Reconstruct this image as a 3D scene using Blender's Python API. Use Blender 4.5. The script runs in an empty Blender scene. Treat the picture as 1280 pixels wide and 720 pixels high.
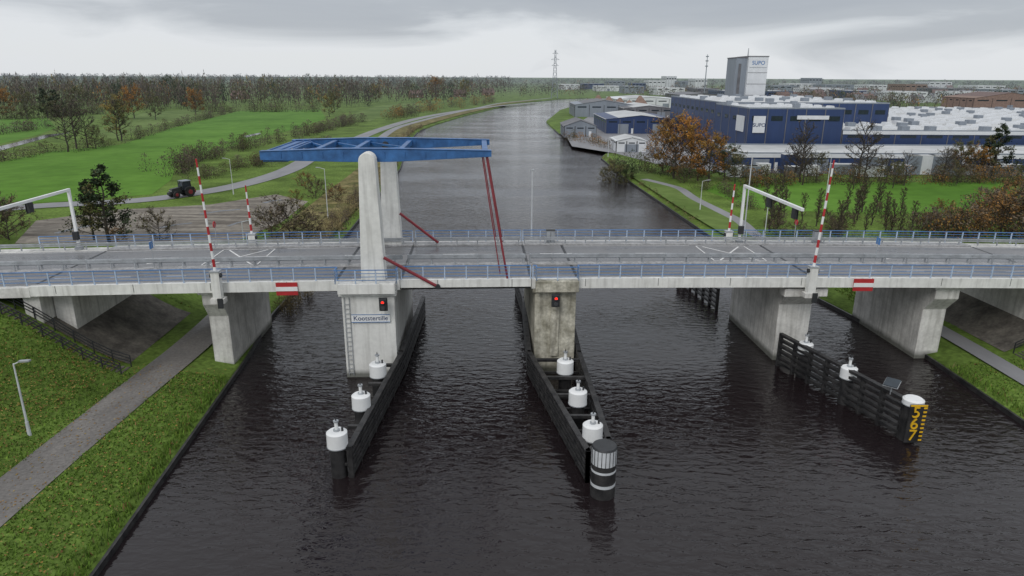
import bpy, math, random
import numpy as np
from mathutils import Vector, Matrix
random.seed(7)
S=bpy.context.scene
C=bpy.context.collection
# ------------------------------------------------------------------ camera (drone, 24 m above the water)
H=24.0; PITCH=math.radians(17.25); ROLL=math.radians(0.31)
R0=np.array([1.0,0,0]); F0=np.array([0,math.cos(PITCH),-math.sin(PITCH)]); U0=np.array([0,math.sin(PITCH),math.cos(PITCH)])
CR=math.cos(ROLL)*R0+math.sin(ROLL)*U0; CU=-math.sin(ROLL)*R0+math.cos(ROLL)*U0
cam=bpy.data.cameras.new("camera"); cam.lens=24; cam.sensor_width=36; cam.clip_start=0.5; cam.clip_end=30000
co=bpy.data.objects.new("camera",cam); C.objects.link(co)
M=Matrix([[CR[0],CU[0],-F0[0],0],[CR[1],CU[1],-F0[1],0],[CR[2],CU[2],-F0[2],H],[0,0,0,1]])
co.matrix_world=M; S.camera=co
def G(px,py,z=1.0):
    """survey point: ground position (metres) of a feature measured on the aerial photo"""
    d=F0+CR*((px-640)/853.33)+CU*((360-py)/853.33)
    t=(z-H)/d[2]
    return (d[0]*t,d[1]*t)
# ------------------------------------------------------------------ materials
def nn(nt,t,**k):
    n=nt.nodes.new(t)
    for a,b in k.items(): setattr(n,a,b)
    return n
def haze_mix(nt,colsock,amount=0.5):  # aerial haze painted into the base colour, growing with distance from the origin
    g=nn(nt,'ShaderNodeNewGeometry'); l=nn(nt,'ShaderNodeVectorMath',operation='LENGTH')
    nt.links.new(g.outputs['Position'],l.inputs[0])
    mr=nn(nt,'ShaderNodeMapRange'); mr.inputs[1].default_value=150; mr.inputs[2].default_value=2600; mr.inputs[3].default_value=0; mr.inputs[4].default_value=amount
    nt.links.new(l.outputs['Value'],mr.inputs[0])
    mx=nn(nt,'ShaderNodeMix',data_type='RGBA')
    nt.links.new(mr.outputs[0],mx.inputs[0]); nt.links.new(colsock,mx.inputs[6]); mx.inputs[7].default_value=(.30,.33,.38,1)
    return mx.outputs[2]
def mat(name,col,rough=.75,var=.2,scale=1.0,bump=0.0,bscale=None,stretch=(1,1,1),col2=None,metallic=0,haze=False,fine=None,fa=.22,streak=0,spec=None,wet=False):
    m=bpy.data.materials.new(name); m.use_nodes=True; nt=m.node_tree; p=nt.nodes['Principled BSDF']
    tc=nn(nt,'ShaderNodeTexCoord'); mp=nn(nt,'ShaderNodeMapping'); mp.inputs['Scale'].default_value=stretch
    nt.links.new(tc.outputs['Object'],mp.inputs[0])
    no=nn(nt,'ShaderNodeTexNoise'); no.inputs['Scale'].default_value=scale; no.inputs['Detail'].default_value=5; no.inputs['Roughness'].default_value=.62
    nt.links.new(mp.outputs[0],no.inputs[0])
    rp=nn(nt,'ShaderNodeValToRGB'); e=rp.color_ramp.elements
    a=[c*(1-var) for c in col]; b=[min(1,c*(1+var)) for c in (col2 or col)]
    e[0].position=.35; e[1].position=.65; e[0].color=(*a,1); e[1].color=(*b,1)
    nt.links.new(no.outputs[0],rp.inputs[0]); out=rp.outputs[0]
    if fine:
        n2=nn(nt,'ShaderNodeTexNoise'); n2.inputs['Scale'].default_value=fine; n2.inputs['Detail'].default_value=3
        nt.links.new(tc.outputs['Object'],n2.inputs[0])
        mr=nn(nt,'ShaderNodeMapRange'); mr.inputs[1].default_value=.3; mr.inputs[2].default_value=.7; mr.inputs[3].default_value=1-fa; mr.inputs[4].default_value=1+fa
        nt.links.new(n2.outputs[0],mr.inputs[0])
        mx=nn(nt,'ShaderNodeVectorMath',operation='SCALE'); nt.links.new(out,mx.inputs[0]); nt.links.new(mr.outputs[0],mx.inputs['Scale']); out=mx.outputs[0]
    if streak:
        m2=nn(nt,'ShaderNodeMapping'); m2.inputs['Scale'].default_value=(2.2,2.2,.16); nt.links.new(tc.outputs['Object'],m2.inputs[0])
        n3=nn(nt,'ShaderNodeTexNoise'); n3.inputs['Scale'].default_value=1.3; n3.inputs['Detail'].default_value=4; nt.links.new(m2.outputs[0],n3.inputs[0])
        r3=nn(nt,'ShaderNodeMapRange'); r3.inputs[1].default_value=.48; r3.inputs[2].default_value=.78; r3.inputs[3].default_value=0; r3.inputs[4].default_value=streak
        nt.links.new(n3.outputs[0],r3.inputs[0])
        x3=nn(nt,'ShaderNodeMix',data_type='RGBA'); nt.links.new(r3.outputs[0],x3.inputs[0]); nt.links.new(out,x3.inputs[6]); x3.inputs[7].default_value=(.13,.12,.10,1); out=x3.outputs[2]
        # algae / damp band just above the waterline
        g=nn(nt,'ShaderNodeSeparateXYZ'); nt.links.new(tc.outputs['Object'],g.inputs[0])
        ad=nn(nt,'ShaderNodeMath',operation='MULTIPLY_ADD'); nt.links.new(no.outputs[0],ad.inputs[0]); ad.inputs[1].default_value=-.8; nt.links.new(g.outputs['Z'],ad.inputs[2])
        r4=nn(nt,'ShaderNodeMapRange'); r4.inputs[1].default_value=-.1; r4.inputs[2].default_value=.35; r4.inputs[3].default_value=.8; r4.inputs[4].default_value=0; nt.links.new(ad.outputs[0],r4.inputs[0])
        x4=nn(nt,'ShaderNodeMix',data_type='RGBA'); nt.links.new(r4.outputs[0],x4.inputs[0]); nt.links.new(out,x4.inputs[6]); x4.inputs[7].default_value=(.04,.045,.03,1); out=x4.outputs[2]
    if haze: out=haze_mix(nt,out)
    nt.links.new(out,p.inputs['Base Color'])
    p.inputs['Roughness'].default_value=rough; p.inputs['Metallic'].default_value=metallic
    if wet:
        r5=nn(nt,'ShaderNodeMapRange'); r5.inputs[1].default_value=.4; r5.inputs[2].default_value=.6; r5.inputs[3].default_value=rough-.28; r5.inputs[4].default_value=rough+.15
        nt.links.new(no.outputs[0],r5.inputs[0]); nt.links.new(r5.outputs[0],p.inputs['Roughness'])
    if spec is not None: p.inputs['Specular IOR Level'].default_value=spec
    if bump:
        nb=nn(nt,'ShaderNodeTexNoise'); nb.inputs['Scale'].default_value=bscale or scale*6; nb.inputs['Detail'].default_value=3
        nt.links.new(tc.outputs['Object'],nb.inputs[0])
        bp=nn(nt,'ShaderNodeBump'); bp.inputs['Strength'].default_value=1; bp.inputs['Distance'].default_value=bump
        nt.links.new(nb.outputs[0],bp.inputs['Height']); nt.links.new(bp.outputs[0],p.inputs['Normal'])
    return m
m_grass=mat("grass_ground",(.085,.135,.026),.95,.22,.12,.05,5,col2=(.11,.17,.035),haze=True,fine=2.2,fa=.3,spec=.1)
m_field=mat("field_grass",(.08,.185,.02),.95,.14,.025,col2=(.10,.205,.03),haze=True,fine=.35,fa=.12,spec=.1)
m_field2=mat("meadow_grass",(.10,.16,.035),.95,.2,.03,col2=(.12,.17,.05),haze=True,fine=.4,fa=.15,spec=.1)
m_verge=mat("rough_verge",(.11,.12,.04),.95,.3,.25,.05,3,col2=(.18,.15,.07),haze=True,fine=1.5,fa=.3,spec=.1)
m_soil=mat("soil",(.12,.10,.08),.9,.3,.3,.05,3,col2=(.20,.18,.15),fine=1.2,stretch=(.25,1.6,1))
m_puddle=mat("puddle",(.05,.05,.05),.08,.1,1)
m_asph=mat("asphalt",(.155,.155,.16),.5,.22,.3,.004,40,col2=(.19,.19,.195),fine=6,fa=.15,stretch=(.25,1,1),wet=True)
m_path=mat("path_asphalt",(.125,.115,.108),.7,.22,.3,.004,40,col2=(.15,.14,.13),fine=5,stretch=(1,.3,1),wet=True)
m_under=mat("slope_paving_stone",(.085,.075,.065),.9,.3,.8,.01,8,col2=(.11,.10,.085),fine=4)
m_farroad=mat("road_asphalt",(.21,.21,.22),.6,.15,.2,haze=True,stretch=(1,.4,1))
m_conc=mat("concrete",(.56,.55,.52),.8,.12,.7,.006,14,col2=(.62,.61,.58),fine=5,fa=.08,streak=.5)
m_concw=mat("painted_concrete",(.72,.72,.69),.7,.08,.6,.004,14,fine=3,fa=.05,streak=.36)
m_concm=mat("mossy_concrete",(.36,.34,.26),.85,.3,.9,.008,14,col2=(.46,.44,.37),fine=5,streak=.75)
m_kerb=mat("kerb_stone",(.36,.36,.36),.8,.2,1.2,fine=5)
m_black=mat("tarred_timber",(.016,.016,.018),.5,.4,1.5,.01,10,col2=(.03,.029,.029))
m_blue=mat("blue_paint",(.025,.10,.27),.4,.18,.8,col2=(.035,.13,.33),fine=2,fa=.1)
m_railb=mat("rail_blue",(.06,.18,.42),.45,.15,.8)
m_railw=mat("rail_white",(.55,.57,.59),.5,.15,.8)
m_railp=mat("rail_post_light_blue",(.40,.49,.62),.5,.12,.8)
m_galv=mat("galvanised_steel",(.38,.40,.42),.4,.2,1.2,metallic=.3)
m_red=mat("red_paint",(.42,.025,.03),.45,.15,1)
m_dred=mat("dark_red_rod",(.20,.018,.026),.45,.2,1)
m_white=mat("white_paint",(.76,.77,.77),.5,.05,1.2)
m_mark=mat("road_marking_white",(.66,.66,.65),.6,.12,3,fine=8)
m_yel=mat("yellow_paint",(.72,.42,.015),.5,.1,1)
m_dark=mat("dark_metal",(.025,.027,.03),.5,.2,2)
m_glass=mat("window_glass",(.02,.03,.04),.1,.2,1)
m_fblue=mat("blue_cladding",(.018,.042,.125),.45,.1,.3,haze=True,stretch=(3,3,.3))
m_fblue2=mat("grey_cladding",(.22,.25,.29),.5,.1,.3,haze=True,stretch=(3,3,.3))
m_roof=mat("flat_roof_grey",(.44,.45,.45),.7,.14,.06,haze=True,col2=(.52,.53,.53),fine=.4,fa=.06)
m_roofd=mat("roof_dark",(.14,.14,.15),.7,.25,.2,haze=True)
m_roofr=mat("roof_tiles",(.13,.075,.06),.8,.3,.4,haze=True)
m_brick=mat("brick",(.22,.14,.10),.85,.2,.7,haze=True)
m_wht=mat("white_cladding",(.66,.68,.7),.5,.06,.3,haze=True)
m_rub=mat("tyre_rubber",(.015,.015,.015),.8,.1,3)
def emis(name,col,s):
    m=bpy.data.materials.new(name); m.use_nodes=True; p=m.node_tree.nodes['Principled BSDF']
    p.inputs['Base Color'].default_value=(*col,1); p.inputs['Emission Color'].default_value=(*col,1); p.inputs['Emission Strength'].default_value=s
    return m
m_sig=emis("lit_red_signal",(.9,.02,.01),1.5)
m_leaf=bpy.data.materials.new("foliage"); m_leaf.use_nodes=True
nt=m_leaf.node_tree; p=nt.nodes['Principled BSDF']; at=nn(nt,'ShaderNodeAttribute',attribute_name="Col")
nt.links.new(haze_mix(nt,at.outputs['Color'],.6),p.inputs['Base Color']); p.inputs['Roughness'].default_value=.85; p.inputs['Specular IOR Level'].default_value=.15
# water
m_water=bpy.data.materials.new("canal_water"); m_water.use_nodes=True; nt=m_water.node_tree; p=nt.nodes['Principled BSDF']
p.inputs['Base Color'].default_value=(.014,.010,.011,1); p.inputs['Roughness'].default_value=.05; p.inputs['IOR'].default_value=1.36; p.inputs['Specular IOR Level'].default_value=.66
tc=nn(nt,'ShaderNodeTexCoord'); mp=nn(nt,'ShaderNodeMapping'); mp.inputs['Scale'].default_value=(.6,1.3,1); mp.inputs['Rotation'].default_value=(0,0,.3)
nt.links.new(tc.outputs['Object'],mp.inputs[0])
n1=nn(nt,'ShaderNodeTexNoise'); n1.inputs['Scale'].default_value=1.5; n1.inputs['Detail'].default_value=3; n1.inputs['Roughness'].default_value=.5; n1.inputs['Distortion'].default_value=.4
nt.links.new(mp.outputs[0],n1.inputs[0])
n2=nn(nt,'ShaderNodeTexNoise'); n2.inputs['Scale'].default_value=.045; n2.inputs['Detail'].default_value=4; nt.links.new(mp.outputs[0],n2.inputs[0])
mr=nn(nt,'ShaderNodeMapRange'); mr.inputs[1].default_value=.38; mr.inputs[2].default_value=.62; mr.inputs[3].default_value=.3; mr.inputs[4].default_value=1.0; nt.links.new(n2.outputs[0],mr.inputs[0])
mu=nn(nt,'ShaderNodeMath',operation='MULTIPLY'); nt.links.new(n1.outputs[0],mu.inputs[0]); nt.links.new(mr.outputs[0],mu.inputs[1])
bp=nn(nt,'ShaderNodeBump'); bp.inputs['Strength'].default_value=1; bp.inputs['Distance'].default_value=.19
nt.links.new(mu.outputs[0],bp.inputs['Height']); nt.links.new(bp.outputs[0],p.inputs['Normal'])
# ------------------------------------------------------------------ builders
BC,BS=math.cos(math.radians(2.8)),math.sin(math.radians(2.8))
def arch(bx): return .0002*min(abs(bx),60)**2
def B(v): return (v[0]*BC-v[1]*BS, 53+v[0]*BS+v[1]*BC, v[2]-arch(v[0]))
def Bf(v): return (v[0]*BC-v[1]*BS, 53+v[0]*BS+v[1]*BC, v[2])
def empty(name,loc=(0,0,0)):
    e=bpy.data.objects.new(name,None); e.location=loc; e.empty_display_size=.5; C.objects.link(e); return e
def attach(o,par):
    if par: o.parent=par; o.matrix_parent_inverse=Matrix.Translation(-Vector(par.location))
class MB:
    def __init__(s,xf=None): s.v=[];s.f=[];s.m=[];s.mats=[];s.xf=xf
    def mi(s,m):
        if m not in s.mats: s.mats.append(m)
        return s.mats.index(m)
    def add(s,vs,fs,m):
        o=len(s.v); s.v+= [tuple(q) for q in vs]; k=s.mi(m)
        for f in fs: s.f.append([i+o for i in f]); s.m.append(k)
    def box(s,x0,x1,y0,y1,z0,z1,m):
        s.add([(x0,y0,z0),(x1,y0,z0),(x1,y1,z0),(x0,y1,z0),(x0,y0,z1),(x1,y0,z1),(x1,y1,z1),(x0,y1,z1)],
              [(0,3,2,1),(4,5,6,7),(0,1,5,4),(1,2,6,5),(2,3,7,6),(3,0,4,7)],m)
    def long(s,x0,x1,y0,y1,z0,z1,m,step=4):
        n=max(1,int(math.ceil((x1-x0)/step))); vs=[];fs=[]
        for i in range(n+1):
            x=x0+(x1-x0)*i/n; vs+=[(x,y0,z0),(x,y1,z0),(x,y1,z1),(x,y0,z1)]
        for i in range(n):
            a=i*4;b=a+4
            for j in range(4): fs.append((a+j,a+(j+1)%4,b+(j+1)%4,b+j))
        fs+=[(0,3,2,1),(n*4,n*4+1,n*4+2,n*4+3)]
        s.add(vs,fs,m)
    def cyl(s,p0,p1,r0,r1,m,n=12):
        p0=Vector(p0);p1=Vector(p1);d=(p1-p0).normalized(); a=d.orthogonal().normalized(); b=d.cross(a); vs=[]
        for p,r in((p0,r0),(p1,r1)):
            for i in range(n):
                t=2*math.pi*i/n; vs.append(p+a*r*math.cos(t)+b*r*math.sin(t))
        s.add(vs,[(i,(i+1)%n,n+(i+1)%n,n+i) for i in range(n)]+[tuple(range(n-1,-1,-1)),tuple(range(n,2*n))],m)
    def beam(s,p0,p1,w,h,m):
        p0=Vector(p0);p1=Vector(p1);d=(p1-p0).normalized(); up=Vector((0,0,1)) if abs(d.z)<.95 else Vector((0,1,0))
        a=d.cross(up).normalized(); b=a.cross(d)
        vs=[]
        for p in(p0,p1): vs+=[p-a*w/2-b*h/2,p+a*w/2-b*h/2,p+a*w/2+b*h/2,p-a*w/2+b*h/2]
        s.add(vs,[(0,3,2,1),(4,5,6,7),(0,1,5,4),(1,2,6,5),(2,3,7,6),(3,0,4,7)],m)
    def prism(s,prof,x0,x1,m,axis='x'):
        n=len(prof); f=(lambda a,b,c:(c,a,b)) if axis=='x' else (lambda a,b,c:(a,c,b))
        vs=[f(a,b,x0) for a,b in prof]+[f(a,b,x1) for a,b in prof]
        s.add(vs,[(i,(i+1)%n,n+(i+1)%n,n+i) for i in range(n)]+[tuple(range(n-1,-1,-1)),tuple(range(n,2*n))],m)
    def build(s,name,par=None,bevel=0,smooth=False):
        me=bpy.data.meshes.new(name); vs=[s.xf(v) for v in s.v] if s.xf else s.v
        me.from_pydata(vs,[],s.f); 
        for m in s.mats: me.materials.append(m)
        me.polygons.foreach_set('material_index',s.m); me.update()
        import bmesh
        bm=bmesh.new(); bm.from_mesh(me); bmesh.ops.recalc_face_normals(bm,faces=bm.faces); bm.to_mesh(me); bm.free()
        o=bpy.data.objects.new(name,me); C.objects.link(o); attach(o,par)
        if bevel:
            b=o.modifiers.new("bevel",'BEVEL'); b.width=bevel; b.segments=2; b.limit_method='ANGLE'
        if smooth:
            me.polygons.foreach_set('use_smooth',[True]*len(me.polygons))
            o.modifiers.new("es",'EDGE_SPLIT').split_angle=.6
        return o
def spline(pts,step=4.0):
    P=[np.array(p,float) for p in pts]; P=[2*P[0]-P[1]]+P+[2*P[-1]-P[-2]]; out=[]
    for i in range(1,len(P)-2):
        n=max(1,int(np.linalg.norm(P[i+1]-P[i])/step))
        for k in range(n):
            t=k/n; a,b,c,d=P[i-1],P[i],P[i+1],P[i+2]
            out.append(.5*((2*b)+(c-a)*t+(2*a-5*b+4*c-d)*t*t+(3*b-a-3*c+d)*t**3))
    out.append(P[-2]); return out
def strip(name,pts,w,z,m,step=4.0,par=None):
    q=spline(pts,step); vs=[];fs=[]
    for i,pt in enumerate(q):
        a=q[max(0,i-1)];b=q[min(len(q)-1,i+1)]; d=(b-a)/np.linalg.norm(b-a); n=np.array([-d[1],d[0]])
        vs+=[(*(pt+n*w/2),z),(*(pt-n*w/2),z)]
        if i: fs.append((2*i-2,2*i-1,2*i+1,2*i))
    me=bpy.data.meshes.new(name); me.from_pydata(vs,[],fs); me.materials.append(m); o=bpy.data.objects.new(name,me); C.objects.link(o); attach(o,par); return o
def sheet(name,pts,z,m):
    me=bpy.data.meshes.new(name); me.from_pydata([(x,y,z) for x,y in pts],[],[tuple(range(len(pts)))]); me.materials.append(m)
    if me.polygons[0].normal.z<0: me.flip_normals()
    o=bpy.data.objects.new(name,me); C.objects.link(o); return o
def quadmesh(name,V,Q,Col=None,m=None,link=True):
    me=bpy.data.meshes.new(name); V=np.asarray(V,np.float32); Q=np.asarray(Q,np.int32)
    me.vertices.add(len(V)); me.vertices.foreach_set('co',V.ravel()); me.loops.add(Q.size); me.loops.foreach_set('vertex_index',Q.ravel())
    me.polygons.add(len(Q)); me.polygons.foreach_set('loop_start',np.arange(len(Q),dtype=np.int32)*Q.shape[1])
    me.update(calc_edges=True)
    if Col is not None:
        a=me.color_attributes.new(name="Col",type='FLOAT_COLOR',domain='POINT'); cc=np.ones((len(V),4),np.float32); cc[:,:3]=Col; a.data.foreach_set('color',cc.ravel())
    me.materials.append(m or m_leaf); me.validate()
    if link:
        o=bpy.data.objects.new(name,me); C.objects.link(o); return o
    return me
# ------------------------------------------------------------------ canal banks and terrain
LB=[(-16,-60),(-20.8,28.6),(-23.3,55.4),(-24.9,66.7),(-25.8,103),(-30,183),(-39,260),(-42,310),(-40,352),(-30,437),(0,625),(53,782),(148,873),(420,960),(900,1040)]
RB=[(36,-60),(37.2,44.5),(37.2,58),(34.4,73.4),(31,103),(27.5,168),(27,211),(34,238),(34,262),(20,300),(18,383),(35,521),(73,684),(115,782),(208,860),(440,945),(900,1035)]
lx=lambda Y: np.interp(Y,[p[1] for p in LB],[p[0] for p in LB])
rx=lambda Y: np.interp(Y,[p[1] for p in RB],[p[0] for p in RB])
def emb(X,Y):
    bx=X*BC+(Y-53)*BS; by=-X*BS+(Y-53)*BC
    s=max(min(1,max(0,(-31.4-bx)/10.5)),min(1,max(0,(bx-43.2)/9)))
    s=s*s*(3-2*s)*.5+s*.5
    if by<-2: t=1-.6*min(1,(-2-by)/30)
    elif by>15: t=1-min(1,(by-15)/13)
    else: t=1
    return s*t*6.0
def ground_z(X,Y):
    d=max(lx(Y)-X,X-rx(Y))
    if d<0: return -2
    base=np.interp(d,[0,.3,2,4.5],[.38,.45,.8,1.0])
    return float(base+emb(X,Y))
ys=list(np.arange(-60,20,8))+list(np.arange(20,110,1.0)); y=110
while y<12000: ys.append(y); y+=max(3,(y-60)*.05)
ds=[.02,.3,1,2,3]+list(np.arange(4,46,1.0)); d=46
while d<12000: ds.append(d); d*=1.18
ds=np.array(ds); V=[];nc=2*len(ds)+2
for Y in ys:
    l,r=lx(Y),rx(Y)
    if Y>1040: l=r=900+(Y-1040)*.9
    for d in ds[::-1]: X=l-d; V.append((X,Y,ground_z(X,Y) if Y<1040 else 1.0))
    w=Y<1035
    V.append((l,Y,-2.5 if w else 1)); V.append((r,Y,-2.5 if w else 1))
    for d in ds: X=r+d; V.append((X,Y,ground_z(X,Y) if Y<1040 else 1.0))
Q=[(j*nc+i,j*nc+i+1,(j+1)*nc+i+1,(j+1)*nc+i) for j in range(len(ys)-1) for i in range(nc-1)]
gr=quadmesh("ground",V,Q,None,m_grass)
gr.data.polygons.foreach_set('use_smooth',[True]*len(gr.data.polygons))
sheet("canal_water",[(-160,-90),(1000,-90),(1000,1100),(-160,1100)],0.0,m_water)
mb=MB()
for pl,sg in((LB,-1),(RB,1)):
    yy=np.arange(-40,330,2.0); f=lx if sg<0 else rx
    for a,b in zip(yy[:-1],yy[1:]):
        mb.beam((f(a)-sg*.06,a,.13),(f(b)-sg*.06,b,.13),.2,.5,m_black)
mb.build("bank_edging")
left_path=[(-27.0,-5),(-28.4,22),(-28.7,33),(-28.6,45),(-28.4,56),(-28.9,66),(-30,80)]
strip("canal_path",left_path,3.3,1.05,m_path,1)
strip("canal_path",[(41,-5),(41.2,30),(41.2,50),(41.0,62),(40.0,78),G(955,300),G(925,277),G(900,264),G(868,248),G(850,236),G(830,230),G(805,224)],2.0,1.04,m_farroad,1)
road_l=[G(-60,268),G(0,262),G(60,257),G(170,251),G(250,241),G(310,229),G(360,213),G(392,196),G(430,181),G(470,164),G(515,150),G(560,141),G(610,134),G(670,128)]
sheet("crop_field",[G(18,305),G(45,276),G(150,262),G(262,256),G(345,243),G(385,252),G(352,278),G(300,300)],1.03,m_soil)
for k,(a,b,w) in enumerate([((70,292),(120,281),1.1),((250,268),(300,262),1.0),((200,285),(240,279),.8),((330,254),(352,250),1),((285,283),(310,276),.7)]): strip("puddle",[G(*a),G(*((a[0]+b[0])/2,(a[1]+b[1])/2-1)),G(*b)],w,1.045,m_puddle,2)
sheet("green_field",[G(-200,262),G(-200,212),G(0,203),G(60,190),G(150,181),G(215,160),G(300,138.5),G(400,137),G(408,148),G(380,158),G(300,180),G(222,203),G(214,225),G(190,243),G(100,251),G(0,256)],1.04,m_field)
sheet("green_field",[G(-150,181),G(-100,160),G(0,149),G(60,147),G(70,160),G(50,168),G(0,180)],1.04,m_field)
sheet("green_field",[G(430,146),G(470,133),G(520,127),G(560,127),G(500,139),G(460,152)],1.04,m_field2)
sheet("green_field",[G(110,168),G(180,141),G(240,136),G(270,140),G(200,156),G(140,174)],1.035,m_field2)
sheet("ditch_water",[G(-60,192),G(0,183),G(60,168),G(88,166),G(60,172),G(0,188.5),G(-60,199)],1.06,m_puddle)
sheet("ditch_water",[G(305,170),G(325,166),G(326,167.5),G(308,172)],1.06,m_puddle)
strip("canal_bank_verge",[(lx(Y)-6,Y) for Y in (80,103,140,183,230,260,310,352,437,530,625,700)],9,1.03,m_verge,4)
strip("towpath_left",[(lx(Y)-(13 if Y<250 else 11),Y) for Y in (215,260,310,352,437,530,625,700,782)],3.4,1.07,m_farroad,6)
strip("country_road",road_l,5.4,1.08,m_farroad,3)
strip("right_bank_verge",[(rx(Y)+4,Y) for Y in (95,120,150,175,200)],6,1.03,m_field2,4)
sheet("meadow",[G(882,238),G(900,228),G(1260,228),G(1290,262),G(1100,268),G(960,262),G(925,255)],1.035,m_field)
sheet("factory_yard",[G(715,183),G(705,165),G(745,140),G(1500,128),G(1700,225),G(905,216),G(820,205),G(770,192)],1.05,m_farroad)
# grass tufts near the viewer
rng=np.random.default_rng(3)
n=80000; xs=rng.uniform(-48,-20.5,n); yv=rng.uniform(22,66,n)
xs2=rng.uniform(36.9,52,26000); yv2=rng.uniform(38,75,26000)
xs=np.concatenate([xs,xs2]); yv=np.concatenate([yv,yv2])
def near_path(x,y):
    c=np.interp(y,[22,33,45,56,66,80],[-28.4,-28.7,-28.6,-28.4,-28.9,-30]); return (np.abs(x-c)<1.66+.12*np.sin(y*2.3)+rng.normal(0,.06,len(x)))|(np.abs(x-41.2)<1.05)
bxx=xs*BC+(yv-53)*BS; byy=-xs*BS+(yv-53)*BC
keep=(~near_path(xs,yv))&~((byy>-1)&(byy<14.5))&((lx(yv)-xs>.1)|(xs-rx(yv)>.1))
xs=xs[keep];yv=yv[keep]; zs=np.array([ground_z(a,b) for a,b in zip(xs,yv)])
N=len(xs); a=rng.uniform(0,6.28,N); hgt=rng.uniform(.05,.17,N); w=rng.uniform(.03,.08,N)
edge=np.minimum(np.abs(lx(yv)-xs),np.abs(xs-rx(yv)))<.9; hgt=np.where(edge,hgt*2.4,hgt)
dx,dy=np.cos(a)*w,np.sin(a)*w; lean=rng.normal(0,.08,(N,2))
V=np.zeros((N,4,3)); V[:,0]=np.c_[xs-dx,yv-dy,zs-.02];V[:,1]=np.c_[xs+dx,yv+dy,zs-.02];V[:,2]=np.c_[xs+dx*.3+lean[:,0],yv+dy*.3+lean[:,1],zs+hgt];V[:,3]=np.c_[xs-dx*.3+lean[:,0],yv-dy*.3+lean[:,1],zs+hgt]
cl=np.array([(.09,.16,.024),(.12,.20,.03),(.08,.13,.028),(.17,.17,.06),(.20,.12,.05)])[rng.choice(5,N,p=[.38,.38,.16,.05,.03])]*rng.uniform(.8,1.3,(N,1))
quadmesh("grass_tufts",V.reshape(-1,3),np.arange(4*N).reshape(-1,4),np.repeat(cl,4,0))
# fallen leaves on the slope, grass and path
N=5000; lxp=np.concatenate([-32-np.abs(rng.normal(0,4,3200)),rng.uniform(-31,-22,1300),rng.uniform(38,50,500)]); lyp=rng.uniform(24,52,N)
k=((lx(lyp)-lxp)>.5)|((lxp-rx(lyp))>.5); lxp=lxp[k];lyp=lyp[k];N=len(lxp); z=np.array([ground_z(a,b) for a,b in zip(lxp,lyp)])+np.where(near_path(lxp,lyp),.07,.11)
a=rng.uniform(0,6.28,N); s=rng.uniform(.03,.075,N); V=np.zeros((N,4,3))
for i in range(4): V[:,i]=np.c_[lxp+np.cos(a+i*1.57)*s,lyp+np.sin(a+i*1.57)*s,z+rng.normal(0,.012,N)]
cl=np.array([(.30,.17,.05),(.22,.13,.05),(.33,.24,.08)])[rng.integers(3,size=N)]*rng.uniform(.6,1.1,(N,1))
quadmesh("fallen_leaves",V.reshape(-1,3),np.arange(4*N).reshape(-1,4),np.repeat(cl,4,0))
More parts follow.
